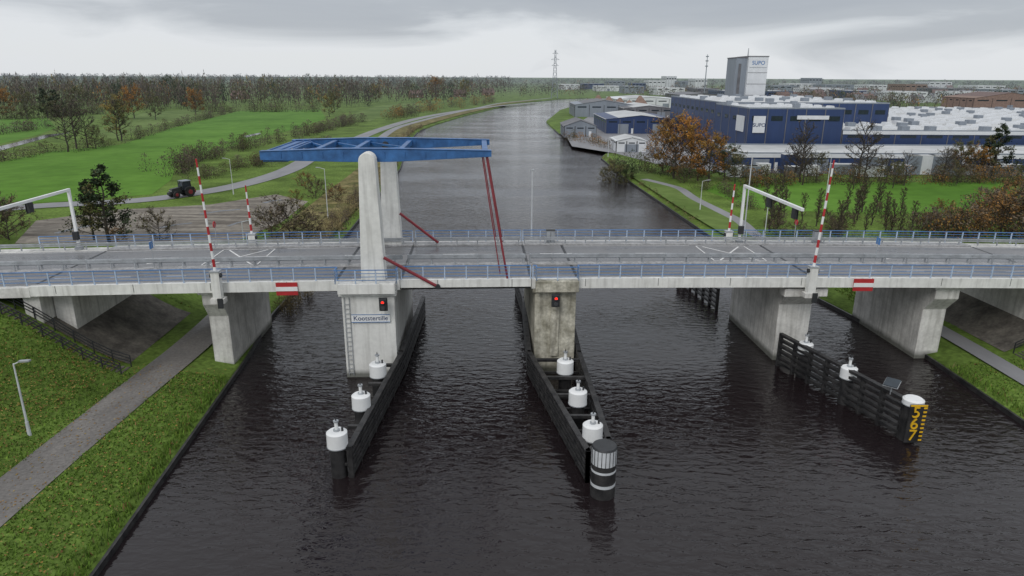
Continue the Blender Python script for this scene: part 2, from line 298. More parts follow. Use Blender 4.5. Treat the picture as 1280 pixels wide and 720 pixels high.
# ------------------------------------------------------------------ trees
def make_tree(seed,h,r,base,nl,ls,pal,bark=(.06,.052,.044),nb=13,shape='round',twigr=.03):
    g=np.random.default_rng(seed); V=[];Qd=[];Cc=[]
    def seg(p0,p1,r0,r1,n=4):
        d=p1-p0; L=np.linalg.norm(d)+1e-9; d=d/L; a=np.cross(d,[0.3,0.5,.81]); a/=np.linalg.norm(a)+1e-9; b=np.cross(d,a); o=len(V)
        for p,rr in((p0,r0),(p1,r1)):
            for i in range(n):
                t=6.2832*i/n; V.append(p+a*rr*math.cos(t)+b*rr*math.sin(t)); Cc.append(np.array(bark)*g.uniform(.8,1.2))
        for i in range(n): Qd.append((o+i,o+(i+1)%n,o+n+(i+1)%n,o+n+i))
    tr=[np.zeros(3)]; top=h*(.95 if shape=='cone' else .8)
    for i in range(1,7): tr.append(np.array([g.normal(0,.012*h),g.normal(0,.012*h),top*i/6]))
    R=h*.018+.03
    for i in range(6): seg(tr[i],tr[i+1],R*(1-i/6.5),R*(1-(i+1)/6.5),5)
    tips=[]
    for k in range(nb):
        u=k/(nb-1); z=base*h+(top-base*h)*u; i=min(5,int(z/top*6)); t=z/top*6-i; p=tr[i]*(1-t)+tr[i+1]*t
        if shape=='cone': L=r*(1-u*.85); el=.5
        elif shape=='col': L=r*(.7+.3*math.sin(u*3)); el=1.0
        else: L=r*(.55+.6*math.sin(min(1,u+.15)*2.6)); el=.35+.6*u
        az=k*2.4+g.normal(0,.3); dr=np.array([math.cos(az)*math.cos(el),math.sin(az)*math.cos(el),math.sin(el)])
        L*=g.uniform(.75,1.15); e=p+dr*L; seg(p,e,R*.38*(1-.5*u)+.015,twigr*1.2); shade=g.uniform(.65,1.35); hue=g.integers(len(pal))
        for s in range(6):
            f=g.uniform(.3,1); q=p+dr*L*f; d2=dr+g.normal(0,.55,3); d2[2]+=.25; d2/=np.linalg.norm(d2); l2=L*g.uniform(.3,.55); e2=q+d2*l2; seg(q,e2,twigr*1.3,twigr*.8,3)
            for s2 in range(4):
                q3=q+d2*l2*g.uniform(.3,1); d3=d2+g.normal(0,.6,3); d3/=np.linalg.norm(d3); l3=l2*g.uniform(.35,.7); e3=q3+d3*l3; seg(q3,e3,twigr*.8,twigr*.4,3)
                tips.append((q3,e3,shade,hue))
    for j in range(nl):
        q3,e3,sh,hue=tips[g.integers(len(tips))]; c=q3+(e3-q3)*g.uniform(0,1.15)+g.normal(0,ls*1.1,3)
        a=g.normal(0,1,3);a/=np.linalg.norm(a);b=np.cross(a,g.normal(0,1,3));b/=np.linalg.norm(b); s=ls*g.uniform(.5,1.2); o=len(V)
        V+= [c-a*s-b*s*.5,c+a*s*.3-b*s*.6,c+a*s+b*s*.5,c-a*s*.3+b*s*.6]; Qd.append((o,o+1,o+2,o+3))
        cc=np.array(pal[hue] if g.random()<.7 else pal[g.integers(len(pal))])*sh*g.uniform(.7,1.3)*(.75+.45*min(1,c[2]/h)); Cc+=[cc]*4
    return np.array(V),np.array(Qd),np.array(Cc)
OLIVE=[(.10,.095,.04),(.085,.09,.032),(.12,.10,.05)]
ORG=[(.30,.14,.03),(.25,.115,.03),(.18,.10,.035),(.30,.18,.045)]
YEL=[(.26,.19,.05),(.18,.15,.045),(.12,.12,.04)]
GRN=[(.045,.07,.028),(.055,.08,.032),(.07,.085,.04)]
BRN=[(.13,.10,.07),(.10,.08,.06),(.15,.11,.07)]
DGR=[(.028,.045,.024),(.038,.052,.028)]
protos={}
def P(kind,*a,**k):
    protos[kind]=[]
    for s in range(2):
        V,Qd,Cc=make_tree(s*17+len(protos)*31+5,*a,**k); protos[kind].append(quadmesh(kind+"_mesh",V,Qd,Cc,link=False))
P('dark',10,3.1,.1,3400,.15,DGR+OLIVE[:1],nb=20,shape='cone')
P('orange',10,4.0,.12,4000,.15,ORG,nb=18)
P('olive',10,3.8,.14,2600,.15,OLIVE,nb=16)
P('bare',10,2.6,.2,400,.10,BRN,nb=18,twigr=.03)
P('yellow',10,3.6,.14,2200,.15,YEL,nb=16)
P('green',10,3.6,.08,3600,.16,GRN,nb=18)
P('col',10,1.5,.12,600,.11,OLIVE+BRN,nb=20,shape='col')
P('shrub',4,2.6,.02,1900,.10,BRN+OLIVE,nb=16,twigr=.02)
P('oshrub',4,2.6,.02,2300,.10,BRN[:1]+[(.20,.12,.055),(.24,.13,.045)],nb=16,twigr=.02)
NAMES=dict(dark='dark_evergreen_tree',orange='autumn_oak_tree',olive='deciduous_tree',bare='bare_tree',yellow='yellow_autumn_tree',green='green_tree',col='young_poplar_tree',shrub='shrub',oshrub='autumn_shrub')
def tree(kind,px,py,h,wide=1.0):
    x,y=G(px,py); o=bpy.data.objects.new(NAMES[kind],random.choice(protos[kind])); s=h/(4.6 if 'shrub' in kind else 10.3)
    o.location=(x,y,ground_z(x,y)-.05); o.scale=(s*wide,s*wide,s); o.rotation_euler=(0,0,random.uniform(0,6.28)); C.objects.link(o)
for t in [('dark',137,303,11.2,1.25),('dark',118,300,9,1.0),('shrub',362,298,5,1.35),('shrub',385,296,3.6,1.2),('shrub',340,297,3.6,1.1),('shrub',200,300,4),('shrub',12,300,5.5,.9),('shrub',-8,296,6),
 ('oshrub',150,306,2.2),('yellow',372,262,3.6),('shrub',395,248,3.4),('oshrub',382,236,3),('oshrub',420,252,3,1.1),
 ('bare',85,190,15),('bare',96,186,16),('bare',110,185,13),('yellow',148,176,13,1.0),('bare',152,176,15,1.0),('olive',120,186,7),
 ('orange',168,148,15),('yellow',150,150,13),('olive',195,150,12),('dark',60,148,16,1.2),('dark',72,146,15,1.2),('orange',245,143,13),('green',213,126,20),
 ('orange',8,147,14),('olive',35,150,14),('yellow',412,146,12),('olive',418,140,13),('orange',545,124,20),('yellow',580,124,18),('yellow',470,128,15),('olive',100,140,15),
 ('olive',770,224,6.5,1.3),('green',783,222,6,1.2),('olive',758,219,4.5,1.3),
 ('orange',842,223,13.2,1.1),('orange',862,218,12,1.0),('orange',828,215,10),('orange',885,228,10,1.1),('bare',872,226,11),('green',905,225,8,1.2),('shrub',855,229,4),('olive',918,232,7),
 ('bare',1000,228,14),('bare',993,226,11),('bare',1072,226,14.5),('bare',1080,224,11),('bare',1178,224,8),('dark',1240,222,13,1.2),('dark',1228,220,10,1.1),('orange',1215,222,7),('orange',1195,220,6),('bare',1130,232,8),
 ('shrub',1190,298,4),('oshrub',1215,300,4.6,1.3),('oshrub',1250,296,6,1.3),('oshrub',1275,300,6.4,1.2),('oshrub',1235,278,5),('oshrub',1175,285,3.8),('oshrub',1290,275,6),('oshrub',1160,292,3),('oshrub',1262,262,5),('olive',1275,250,7)]:
    tree(*t)
for i in range(26):
    tree('col',random.uniform(950,1150),random.uniform(262,300),random.uniform(5,8),1.0)
for i in range(14):
    tree('shrub',random.uniform(935,1165),random.uniform(272,303),random.uniform(1.6,3))
for i in range(14):
    tree(random.choice(['bare','olive','bare']),random.uniform(930,1200),random.uniform(212,236),random.uniform(4,9))
def lowtree(g,pal,h,r,n,ls,base=.15):
    th=g.uniform(0,6.283,n); u=g.random(n)**.5; z=g.uniform(base,1,n); prof=np.sin(np.clip((z-base)/(1-base)*.85+.15,0,1)*3.1416)**.6
    c=np.c_[np.cos(th)*u*r*prof,np.sin(th)*u*r*prof,z*h]+g.normal(0,ls*.5,(n,3))
    a=g.normal(0,1,(n,3));a/=np.linalg.norm(a,axis=1)[:,None];b=np.cross(a,g.normal(0,1,(n,3)));b/=np.linalg.norm(b,axis=1)[:,None]
    s=(ls*g.uniform(.5,1.3,n))[:,None]; V=np.stack([c-a*s,c-b*s*.6,c+a*s,c+b*s*.6],1).reshape(-1,3)
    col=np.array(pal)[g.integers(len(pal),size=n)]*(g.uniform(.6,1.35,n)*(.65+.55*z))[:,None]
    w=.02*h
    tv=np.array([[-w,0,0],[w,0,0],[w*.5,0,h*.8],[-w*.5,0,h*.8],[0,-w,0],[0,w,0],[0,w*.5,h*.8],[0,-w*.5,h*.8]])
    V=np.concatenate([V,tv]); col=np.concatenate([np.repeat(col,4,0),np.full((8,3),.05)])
    return V,col
def mass(name,items,seed=1,n=70,ls=None):
    g=np.random.default_rng(seed); cache={}; VV=[];CC=[]
    pals=dict(brn=[(.105,.085,.07),(.085,.07,.06),(.12,.09,.065)],olv=OLIVE,org=ORG,grn=GRN,yel=YEL,dgr=DGR,reed=[(.30,.24,.13),(.24,.19,.10),(.20,.16,.08)])
    for (x,y,h,r,pk) in items:
        key=(pk,int(g.integers(4)))
        if key not in cache: cache[key]=lowtree(g,pals[pk],1.0,1.0,n,ls or (.11 if n<=90 else .07),.02 if pk=='reed' or name.startswith(('hedge','shrub')) else .12)
        V,c=cache[key]; t=g.uniform(0,6.28); ct,st=math.cos(t),math.sin(t)
        W=np.c_[(V[:,0]*ct-V[:,1]*st)*r+x,(V[:,0]*st+V[:,1]*ct)*r+y,V[:,2]*h+(0.0 if pk=='reed' else .4 if y>1000 else max(.4,ground_z(x,y)))]
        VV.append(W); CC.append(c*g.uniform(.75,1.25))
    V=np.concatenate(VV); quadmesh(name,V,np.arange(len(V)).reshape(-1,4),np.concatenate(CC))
def line_items(pts,n,h,r,pk,jit=1.5):
    out=[]; P_=[G(*p) for p in pts]; seg=[math.dist(a,b) for a,b in zip(P_[:-1],P_[1:])]; T=sum(seg)
    for i in range(n):
        s=random.uniform(0,T); k=0
        while s>seg[k] and k<len(seg)-1: s-=seg[k];k+=1
        t=s/seg[k]; a,b=P_[k],P_[k+1]
        hh=h*random.uniform(.5,1.3); out.append((a[0]+(b[0]-a[0])*t+random.gauss(0,jit),a[1]+(b[1]-a[1])*t+random.gauss(0,jit),hh,r*random.uniform(.6,1.2),random.choice(pk)))
    return out
mass("hedgerow",line_items([(82,192),(150,181),(215,160),(292,140)],90,3.6,2.6,['brn','olv','brn'],.8)+line_items([(0,203),(60,190),(82,190)],20,3,3,['brn','olv'])
   +line_items([(0,150),(60,147),(130,142)],60,7,5,['brn','olv'])+line_items([(-60,176),(0,168),(60,160)],30,4,4,['brn','olv'])+line_items([(400,140),(300,140),(240,140)],60,6,4,['olv','brn']),2,150,.055)
mass("shrub_belt",line_items([(222,220),(240,203),(300,188),(345,178),(400,165),(450,152)],170,4.4,2.3,['brn','brn','brn','olv'],2.2)+line_items([(220,225),(260,222),(330,203)],50,2.6,1.8,['brn','olv'],2)
   +line_items([(480,150),(540,138),(620,128)],70,6,4,['brn','olv','org'],5)+line_items([(330,205),(380,195),(410,178)],40,3,2,['brn','olv','grn'],2),3,170,.055)
mass("shrub_belt",line_items([(925,232),(1010,229),(1290,228)],120,3.4,2.4,['brn','olv','brn','org'],2)+line_items([(870,235),(905,240),(935,262)],30,2.2,1.6,['brn','olv'],1)
   +line_items([(765,212),(800,215),(880,222)],40,4,2.6,['olv','brn','grn'],2)+line_items([(705,170),(735,178),(760,186)],30,3.5,2.5,['olv','brn','org'],2)+line_items([(940,300),(1050,296),(1165,300)],60,1.3,1.2,['brn','olv','grn'],2)
   +line_items([(1165,300),(1230,285),(1300,270)],60,4,2.4,['brn','org','brn'],3),4,160,.055)
reeds=[(lx(Y)-random.uniform(.4,4.2),Y,random.uniform(1.4,2.4),random.uniform(.5,1.1),random.choice(['reed','reed','brn'])) for Y in np.concatenate([np.random.default_rng(1).uniform(76,150,240),np.random.default_rng(2).uniform(150,330,200)])]
reeds+=[(lx(Y)+random.uniform(.0,2.4),Y,random.uniform(1.2,2.2),random.uniform(.4,.8),'reed') for Y in np.random.default_rng(5).uniform(67,74,30)]
reeds+=[(rx(Y)+random.uniform(.3,1.2),Y,random.uniform(.8,1.3),random.uniform(.4,.8),random.choice(['reed','olv'])) for Y in np.random.default_rng(6).uniform(110,210,70)]
mass("reeds",reeds,5,120)
# forest to the horizon
items=[]; g=np.random.default_rng(11)
for Y in [470,483,497,512,528,548,580,620,665,720,790,870,970,1090,1250,1450,1700,2050,2500,3100,4000]:
    st=4.8*(Y/500)**.75; X=-.95*Y
    while X<.95*Y:
        X+=st*g.uniform(.6,1.5); yy=Y+g.uniform(-.02,.02)*Y
        l,r=(float(lx(yy)),float(rx(yy))) if yy<1040 else (1e9,1e9)
        if yy<1040 and l-45<X<r+25: continue
        left=X<l
        if left and yy<520 and X>-.42*yy: continue
        if left and yy<600 and X>-.2*yy: continue
        if X>0 and left and yy<640 : continue
        if (not left) or X>0:
            if yy<600 and X<.52*yy: continue
            if yy<1500 and math.sin(X*.011+yy*.02)+math.sin(X*.023-yy*.013)>.3: continue
        elif math.sin(X*.013+1)+math.sin(yy*.017+X*.006)>1.35 and yy<1100: continue
        h=(g.uniform(12,20) if (left and X<0) else g.uniform(7,13))*(1+.25*(Y>1800)); pk=g.choice(['brn','olv','grn','dgr','org','yel'],p=[.62,.22,.06,.05,.03,.02])
        if g.random()<.04: h*=1.2
        items.append((X,yy,h,st*g.uniform(.6,1.1),pk))
mass("distant_forest",items,6,64,.09)
# ------------------------------------------------------------------ the bridge
br=empty("drawbridge",(0,60,8))
DZ=8.2
def deckpart(name,x0,x1,moving=False):
    mb=MB(B)
    mb.long(x0,x1,0,.32,DZ-.72 if not moving else DZ-.55,DZ+.1,m_concw)
    mb.long(x0,x1,13.2,13.52,DZ-.72,DZ+.1,m_concw)
    mb.long(x0,x1,.323,13.197,DZ-.45,DZ-.01,m_conc)
    if not moving: mb.long(x0,x1,2.2,11.6,DZ-1.1,DZ-.453,m_conc)
    else:
        for by in (1.0,4.5,8.5,12): mb.long(x0,x1,by,by+.3,DZ-1.0,DZ-.453,m_dark)
    mb.long(x0,x1,.323,.62,DZ-.008,DZ+.1,m_kerb)
    mb.long(x0,x1,.624,4.55,DZ-.006,DZ,m_asph); mb.long(x0,x1,4.554,5.35,DZ-.006,DZ+.12,m_kerb)
    mb.long(x0,x1,5.354,11.9,DZ-.006,DZ,m_asph); mb.long(x0,x1,11.904,13.195,DZ-.006,DZ+.12,m_kerb)
    for x in np.arange(math.ceil(x0/6)*6,x1-.3,6): mb.box(x-.02,x+.02,-.006,-.001,DZ-.55,DZ+.09,m_dark)
    return mb.build(name,br,.0)
deckpart("deck_west",-38,-9.05); deckpart("lifting_deck",-9,1.55,True); deckpart("deck_east",1.6,47)
mb=MB(B)
mb.long(-130,-38.03,0,13.5,DZ-.8,DZ-.01,m_conc); mb.long(47.03,130,0,13.5,DZ-.8,DZ-.01,m_conc)
for a,b in((-130,-38.03),(47.03,130)):
    mb.long(a,b,.624,4.55,DZ-.008,DZ-.002,m_asph);mb.long(a,b,5.354,11.9,DZ-.008,DZ-.002,m_asph);mb.long(a,b,4.554,5.35,DZ-.008,DZ+.12,m_kerb)
mb.build("approach_road",br)
mb=MB(B)
for x in(-38,-14.2,-9.02,1.58,5.4,25.2,47):
    mb.box(x-.12,x+.12,.63,4.54,DZ+.002,DZ+.008,m_dark); mb.box(x-.12,x+.12,5.36,11.89,DZ+.002,DZ+.008,m_dark)
mb.build("expansion_joints",br)
mk=MB(B); zt=DZ+.004
for x in np.arange(-60,70,4.5):
    if -26<x<24: continue
    mk.box(x,x+1.6,2.5,2.6,zt,zt+.004,m_mark)
for x in np.arange(-60,70,9): mk.box(x,x+3,8.55,8.68,zt,zt+.004,m_mark)
for x0,x1 in((-60,-28),(-21,-14.5),(5.6,18),(24,70)):
    mk.long(x0,x1,5.6,5.7,zt,zt+.004,m_mark); mk.long(x0,x1,11.5,11.6,zt,zt+.004,m_mark)
for cx in(-24.5,21.0):
    for a,b in(((-1.8,-2.6),(1.8,2.6)),((-1.8,2.6),(1.8,-2.6))): 
        mk.beam((cx+a[0],8.6+a[1],zt+.006),(cx+b[0],8.6+b[1],zt+.006),.16,.004,m_mark)
    for a,b in(((-2.4,-2.8),(2.4,-2.8)),((-2.4,2.8),(2.4,2.8)),((-2.4,-2.8),(-2.4,2.8)),((2.4,-2.8),(2.4,2.8))):
        mk.beam((cx+a[0],8.6+a[1],zt+.016),(cx+b[0],8.6+b[1],zt+.016),.12,.004,m_mark)
for cx in(-33,34):
    mk.box(cx-1.5,cx+1,6.9,7.05,zt,zt+.004,m_mark); mk.add([(cx+1,6.6,zt+.005),(cx+2,6.975,zt+.005),(cx+1,7.35,zt+.005)],[(0,1,2)],m_mark)
mk.build("road_markings",br)
def pier(name,x0,x1,mtl,y0=2.2,y1=12.6,top=7.15):
    mb=MB(Bf); a=arch((x0+x1)/2); t=top-a
    mb.prism([(y0,-3),(y0,t-2.2),(.7,t-.9),(.7,t),(13,t),(13,t-.9),(y1,t-2.2),(y1,-3)],x0,x1,mtl)
    mb.box(x0-.25,x1+.25,.5,13.2,t-.002,t+.33,mtl)
    return mb.build(name,br,.05)
pier("pier_west",-25.1,-23.5,m_conc,y0=1.6)
pier("pier_quay_east",36.2,38.3,m_conc,y0=1.9)
mb=MB(Bf); mb.box(-13.7,-9.5,-.3,13.9,-3,7.1,m_concw); mb.box(-13.9,-9.3,-.5,14.1,7.103,7.42,m_concw)
mb.box(-13.85,-9.35,-.95,-.1,7.42,8.25,m_concw)
for k in range(16): mb.box(-13.5,-13.1,-.42,-.36,.4+k*.4,.44+k*.4,m_galv)
for xx in(-13.52,-13.12): mb.box(xx,xx+.05,-.43,-.35,.2,7.0,m_galv)
mb.build("pylon_pier",br,.05)
mb=MB(Bf); mb.box(1.9,5.3,.2,13.5,-3,7.1,m_concm); mb.box(1.7,5.5,0,13.7,7.103,7.42,m_concm); mb.box(1.9,5.4,-.6,-.02,7.3,8.25,m_concm)
mb.box(3.2,3.9,-.02,.19,1.5,7.09,m_concm); mb.build("middle_pier",br,.06)
mb=MB(Bf); mb.box(23.3,26.2,2.0,13,-3,6.395,m_conc); mb.box(22.9,26.6,.4,13.2,6.4,7.12,m_conc); mb.prism([(1.997,5.2),(.6,6.397),(1.997,6.397)],23.3,26.2,m_conc); mb.build("pier_east",br,.05)
mb=MB(Bf); mb.box(-37.6,-36.1,2,12,1.5,7.0,m_conc); mb.box(-39,-37.7,.5,13.2,2,7.1,m_conc); mb.box(46.6,48,.5,13.2,1,7.0,m_conc); mb.build("abutments",br,.05)
mb=MB()
for s in(-1,1):
    xs_=np.linspace(-31.6,-38,6) if s<0 else np.linspace(43.3,47.5,6)
    for i in range(5):
        q=[]
        for xx in(xs_[i],xs_[i+1]):
            for by in(.5,13.2):
                w=Bf((xx,by,0)); q.append((w[0],w[1],ground_z(w[0],w[1])+.07))
        mb.add(q,[(0,1,3,2)],m_under)
mb.build("slope_paving",br)
mb=MB(Bf)
def column(x,y0,y1,mtl,wb=1.95,wt=1.25,z0=7.9,z1=17.75):
    prof=[(x-wb/2,z0),(x+wb/2,z0),(x+wt/2,z1)]
    for i in range(1,12):
        t=math.pi*i/12; prof.append((x+math.cos(t)*wt/2,z1+math.sin(t)*wt/2))
    prof.append((x-wt/2,z1)); mb.prism(prof,y0,y1,mtl,'y')
column(-11.15,.0,1.35,m_concw); column(-11.15,12.2,13.6,m_concw)
mb.build("pylon_columns",br,.05)
mb=MB(Bf)
for y0 in(1.62,11.3):
    y1=y0+.5
    mb.prism([(-19.6,17.65),(-13,17.5),(-9.5,17.5),(-1.6,17.9),(-1.6,18.35),(-9,18.5),(-13.5,18.5),(-19.6,18.3)],y0,y1,m_blue,'y')
    mb.cyl((-11.15,y0-.27,17.9),(-11.15,y1+.3,17.9),.32,.32,m_dark,16)
    for a,b,za,zb in((-19.6,-13.5,18.33,18.53),(-13.5,-9,18.53,18.53),(-9,-1.6,18.53,18.38)): mb.beam((a,y0+.25,za),(b,y0+.25,zb),.66,.05,m_blue)
    for x in np.arange(-18,-2,1.6): mb.box(x,x+.06,y0-.06,y0-.003,17.8,18.3,m_blue)
mb.box(-19.55,-17.6,2.13,11.29,17.45,18.25,m_blue)
for x in(-19.3,-18.5,-17.9): mb.box(x,x+.1,2.2,11.2,18.25,18.33,m_blue)
for x,w in((-15.6,.4),(-12.6,.4),(-8.9,.4),(-2.1,.45)): mb.box(x-w/2,x+w/2,2.13,11.29,17.9,18.35,m_blue)
mb.beam((-8.9,6.8,18.1),(-12.6,2.6,18.1),.18,.18,m_blue); mb.beam((-8.9,6.8,18.1),(-12.6,11,18.1),.18,.18,m_blue)
mb.beam((-12.6,6.8,18.1),(-15.6,2.6,18.1),.18,.18,m_blue); mb.beam((-12.6,6.8,18.1),(-15.6,11,18.1),.18,.18,m_blue); mb.beam((-15.6,6.8,18.1),(-17.6,3,18.1),.18,.18,m_blue); mb.beam((-15.6,6.8,18.1),(-17.6,10.6,18.1),.18,.18,m_blue)
for x in np.arange(-17.4,-9.3,.9): mb.box(x,x+.07,2.2,2.9,18.37,18.42,m_railw)
mb.build("balance_beam",br,.02)
mb=MB(Bf)
for y in(1.9,11.5):
    mb.cyl((-2.0,y,18.0),(-.3,y-1.75 if y<5 else y+1.6,7.9),.085,.085,m_dred,10)
    mb.cyl((-2.35,y+.2,18.0),(-.95,y-1.35 if y<5 else y+1.3,8.6),.045,.045,m_dred,8)
mb.cyl((-10.2,-.12,10.2),(-6.0,-.12,7.75),.13,.13,m_dred,10); mb.cyl((-10.2,12.0,11.4),(-6.6,12.0,8.5),.13,.13,m_dred,10)
mb.cyl((-6.0,-.25,7.75),(-6.0,.2,7.75),.2,.2,m_dark,10)
mb.build("hanger_rods",br)
def railing(mb,path,h=1.1,step=1.75,z=DZ+.1,posts=None,rail=m_railb,nr=4):
    posts=posts or m_railp
    for (a,b) in zip(path[:-1],path[1:]):
        L=math.dist(a,b); n=max(1,round(L/step))
        for i in range(n):
            p=[a[k]+(b[k]-a[k])*i/n for k in(0,1)]; q=[a[k]+(b[k]-a[k])*(i+1)/n for k in(0,1)]
            mb.box(p[0]-.045,p[0]+.045,p[1]-.05,p[1]+.05,z,z+h-.03,posts)
            for j in range(nr):
                zz=z+h*(j+1)/nr; w=.085 if j==nr-1 else .04
                mb.beam((p[0],p[1],zz),(q[0],q[1],zz),w,w*(.7 if j==nr-1 else 1),rail)
        mb.box(b[0]-.045,b[0]+.045,b[1]-.05,b[1]+.05,z,z+h-.03,posts)
mb=MB(B)
railing(mb,[(-52,.15),(-14.0,.15),(-14.0,-.85),(-9.2,-.85),(-9.2,.15)]); railing(mb,[(-8.9,.15),(1.5,.15)]); railing(mb,[(1.7,.15),(1.95,.15),(1.95,-.5),(5.35,-.5),(5.35,.15),(70,.15)])
railing(mb,[(-45,13.35),(-9.2,13.35)]); railing(mb,[(-8.9,13.35),(1.5,13.35)]); railing(mb,[(1.7,13.35),(80,13.35)])
mb.build("railings",br)
mb=MB(B)
def guard(x0,x1,y,hh=.75):
    for x in np.arange(x0,x1,2.0): mb.box(x-.05,x+.05,y-.05,y+.05,DZ+.1,DZ+hh,m_galv)
    mb.long(x0,x1,y-.12,y-.05,DZ+hh-.32,DZ+hh-.2,m_galv); mb.long(x0,x1,y-.14,y-.05,DZ+hh-.15,DZ+hh,m_galv)
for x0,x1 in((-60,-9.3),(-8.8,1.4),(1.8,80)):
    guard(x0,x1,4.75,1.0); guard(x0,x1,5.2,.8); guard(x0,x1,12.1,.8)
mb.build("guard_rails",br)
e=empty("place_name_sign",Bf((-11.6,-.35,5.2))); mb=MB(Bf); mb.box(-13.0,-9.9,-.46,-.44,4.9,5.55,m_white); mb.box(-12.5,-12.4,-.44,-.3,5,5.4,m_galv); mb.box(-10.5,-10.4,-.44,-.3,5,5.4,m_galv)
for (c,d) in((4.88,4.93),(5.52,5.57)): mb.box(-13.0,-9.9,-.475,-.462,c,d,m_railb)
mb.build("board",e)
def text(body,pos,size,m,par,rot=0,name="lettering",ext=.006):
    cu=bpy.data.curves.new(name,'FONT'); cu.body=body; cu.size=size; cu.align_x='CENTER'; cu.align_y='CENTER'; cu.extrude=ext; cu.materials.append(m)
    o=bpy.data.objects.new(name,cu); o.rotation_euler=(math.pi/2,0,rot); o.location=pos; C.objects.link(o); attach(o,par); return o
YAW=math.radians(2.8)
text("Kootstertille",Bf((-11.45,-.48,5.23)),.54,m_fblue,e,YAW)
def ship_signal(x,y,z):
    e=empty("navigation_signal_light",Bf((x,y,z))); mb=MB(Bf)
    mb.box(x-.3,x+.3,y-.25,y,z-.5,z+.5,m_dark); mb.box(x-.34,x+.34,y-.02,y+.02,z-.56,z+.56,m_dark)
    for zz in(.24,-.24): mb.cyl((x,y-.42,z+zz+.03),(x,y-.25,z+zz),.18,.16,m_dark,14)
    mb.box(x-.05,x+.05,y,y+.35,z-.1,z+.1,m_galv); mb.build("housing",e,.02)
    mb=MB(Bf); mb.cyl((x,y-.433,z+.25),(x,y-.41,z+.25),.12,.12,m_sig,14); mb.build("red_lens",e)
ship_signal(-10.3,-1.0,6.6); ship_signal(3.5,-.75,6.7)
def barrier(x,y,L,lean,out):
    e=empty("barrier_gate",B((x,y,8))); mb=MB(B); z=DZ
    mb.box(x-.32,x+.32,y-.28,y+.28,z-1.0 if out else z,z+1.15,m_concw); mb.box(x-.38,x+.38,y-.34,y+.34,z+1.152,z+1.25,m_galv)
    mb.cyl((x-.45,y,z+.85),(x+.45,y,z+.85),.18,.18,m_dark,12)
    if out: mb.box(x-.55,x+.55,y-.35,y+.35,z-1.4,z-1.003,m_conc); mb.box(x+.05,x+.45,y-.5,y-.36,z-1.75,z-.95,m_dark)
    n=max(8,int(L/.62)); 
    for i in range(n):
        a=i/n;b=(i+1)/n; r=.12*(1-.45*a)
        mb.cyl((x+lean*a,y,z+.9+L*a),(x+lean*b,y,z+.9+L*b),r,r*.98,m_red if i%2 else m_white,8)
    mb.beam((x,y,z+.9),(x-lean*.15-.02,y,z-.1),.26,.26,m_dark)
    mb.build("mast_and_housing",e)
barrier(-23.3,-.45,9.0,-.35,True); barrier(24.6,-.45,8.9,.45,True); barrier(-24.6,12.8,5.0,-.1,False); barrier(22.3,12.8,5.0,.12,False)
def gantry(x,side):
    e=empty("traffic_signal_gantry",B((x,12.6,8))); mb=MB(B)
    mb.beam((x,12.7,DZ),(x,12.7,13.9),.24,.24,m_white); mb.beam((x,12.82,13.95),(x,.2,13.95),.25,.25,m_white); mb.box(x-.3,x+.3,12.4,13,DZ,DZ+.3,m_galv)
    for y in(6.8,1.6):
        mb.box(x-.13,x+.13,y-.28,y+.28,12.95,13.8,m_dark)
        mb.box(x-.18*side-.02,x-.18*side+.02,y-.34,y+.34,12.88,13.82,m_dark)
    mb.beam((x,12.7,9.6),(x,12.35,9.6),.5,.8,m_dark)
    mb.build("mast_arm_signals",e,.02)
gantry(-41,1); gantry(23.4,-1)
def wboard(px,py):
    x=(px-640)/853.33*54.5; e=empty("clearance_board",B((x,-.1,7.9))); mb=MB(B)
    mb.box(x-.85,x+.85,-.1,-.04,7.2,8.25,m_red); mb.box(x-.85,x+.85,-.12,-.102,7.55,7.9,m_white); mb.box(x-.6,x-.5,-.04,.0,7.3,8.2,m_galv); mb.box(x+.5,x+.6,-.04,.0,7.3,8.2,m_galv); mb.build("board",e)
wboard(358,366); wboard(1098,356)
def cabinet(x,y):
    e=empty("control_cabinet",B((x,y,8.3))); mb=MB(B); mb.box(x-.4,x+.4,y-.25,y+.25,DZ+.12,DZ+1.3,m_galv); mb.box(x-.45,x+.45,y-.3,y+.3,DZ+1.303,DZ+1.38,m_dark); mb.box(x-.02,x+.02,y-.27,y-.252,DZ+.2,DZ+1.2,m_dark); mb.build("housing",e,.02)
cabinet(-13.3,12.6); cabinet(4.4,12.7); cabinet(31.3,12.6)
def roadsign(x,y,face,shape='disc'):
    e=empty("traffic_sign",B((x,y,8.3))); mb=MB(B); mb.cyl((x,y,DZ),(x,y,DZ+2.3),.035,.035,m_galv,8)
    s=.05*face
    if shape=='disc': mb.cyl((x-.01*face,y,DZ+2.2),(x+s,y,DZ+2.2),.32,.32,m_red,20); mb.cyl((x+s,y,DZ+2.2),(x+s*1.1,y,DZ+2.2),.23,.23,m_white,20)
    else: mb.box(x-.02,x+.02,y-.3,y+.3,DZ+1.8,DZ+2.4,m_railb)
    mb.build("post_and_plate",e)
roadsign(-28,12.7,-1); roadsign(-30.5,4.95,1,'sq'); roadsign(29,12.7,1); roadsign(33,4.95,-1,'sq')
def lamp(x,y,z,h,dx=1,dy=0,arm=1.3):
    e=empty("street_lamp",(x,y,z)); mb=MB()
    mb.cyl((x,y,z-.1),(x,y,z+1.0),.12,.10,m_railw,8); mb.cyl((x,y,z+1.0),(x,y,z+h),.075,.045,m_railw,8)
    mb.cyl((x,y,z+h-.05),(x+dx*arm,y+dy*arm,z+h+.18),.04,.035,m_railw,6)
    mb.beam((x+dx*(arm-.1),y+dy*(arm-.1),z+h+.17),(x+dx*(arm+.6),y+dy*(arm+.6),z+h+.22),.24,.1,m_galv); mb.build("pole_and_head",e)
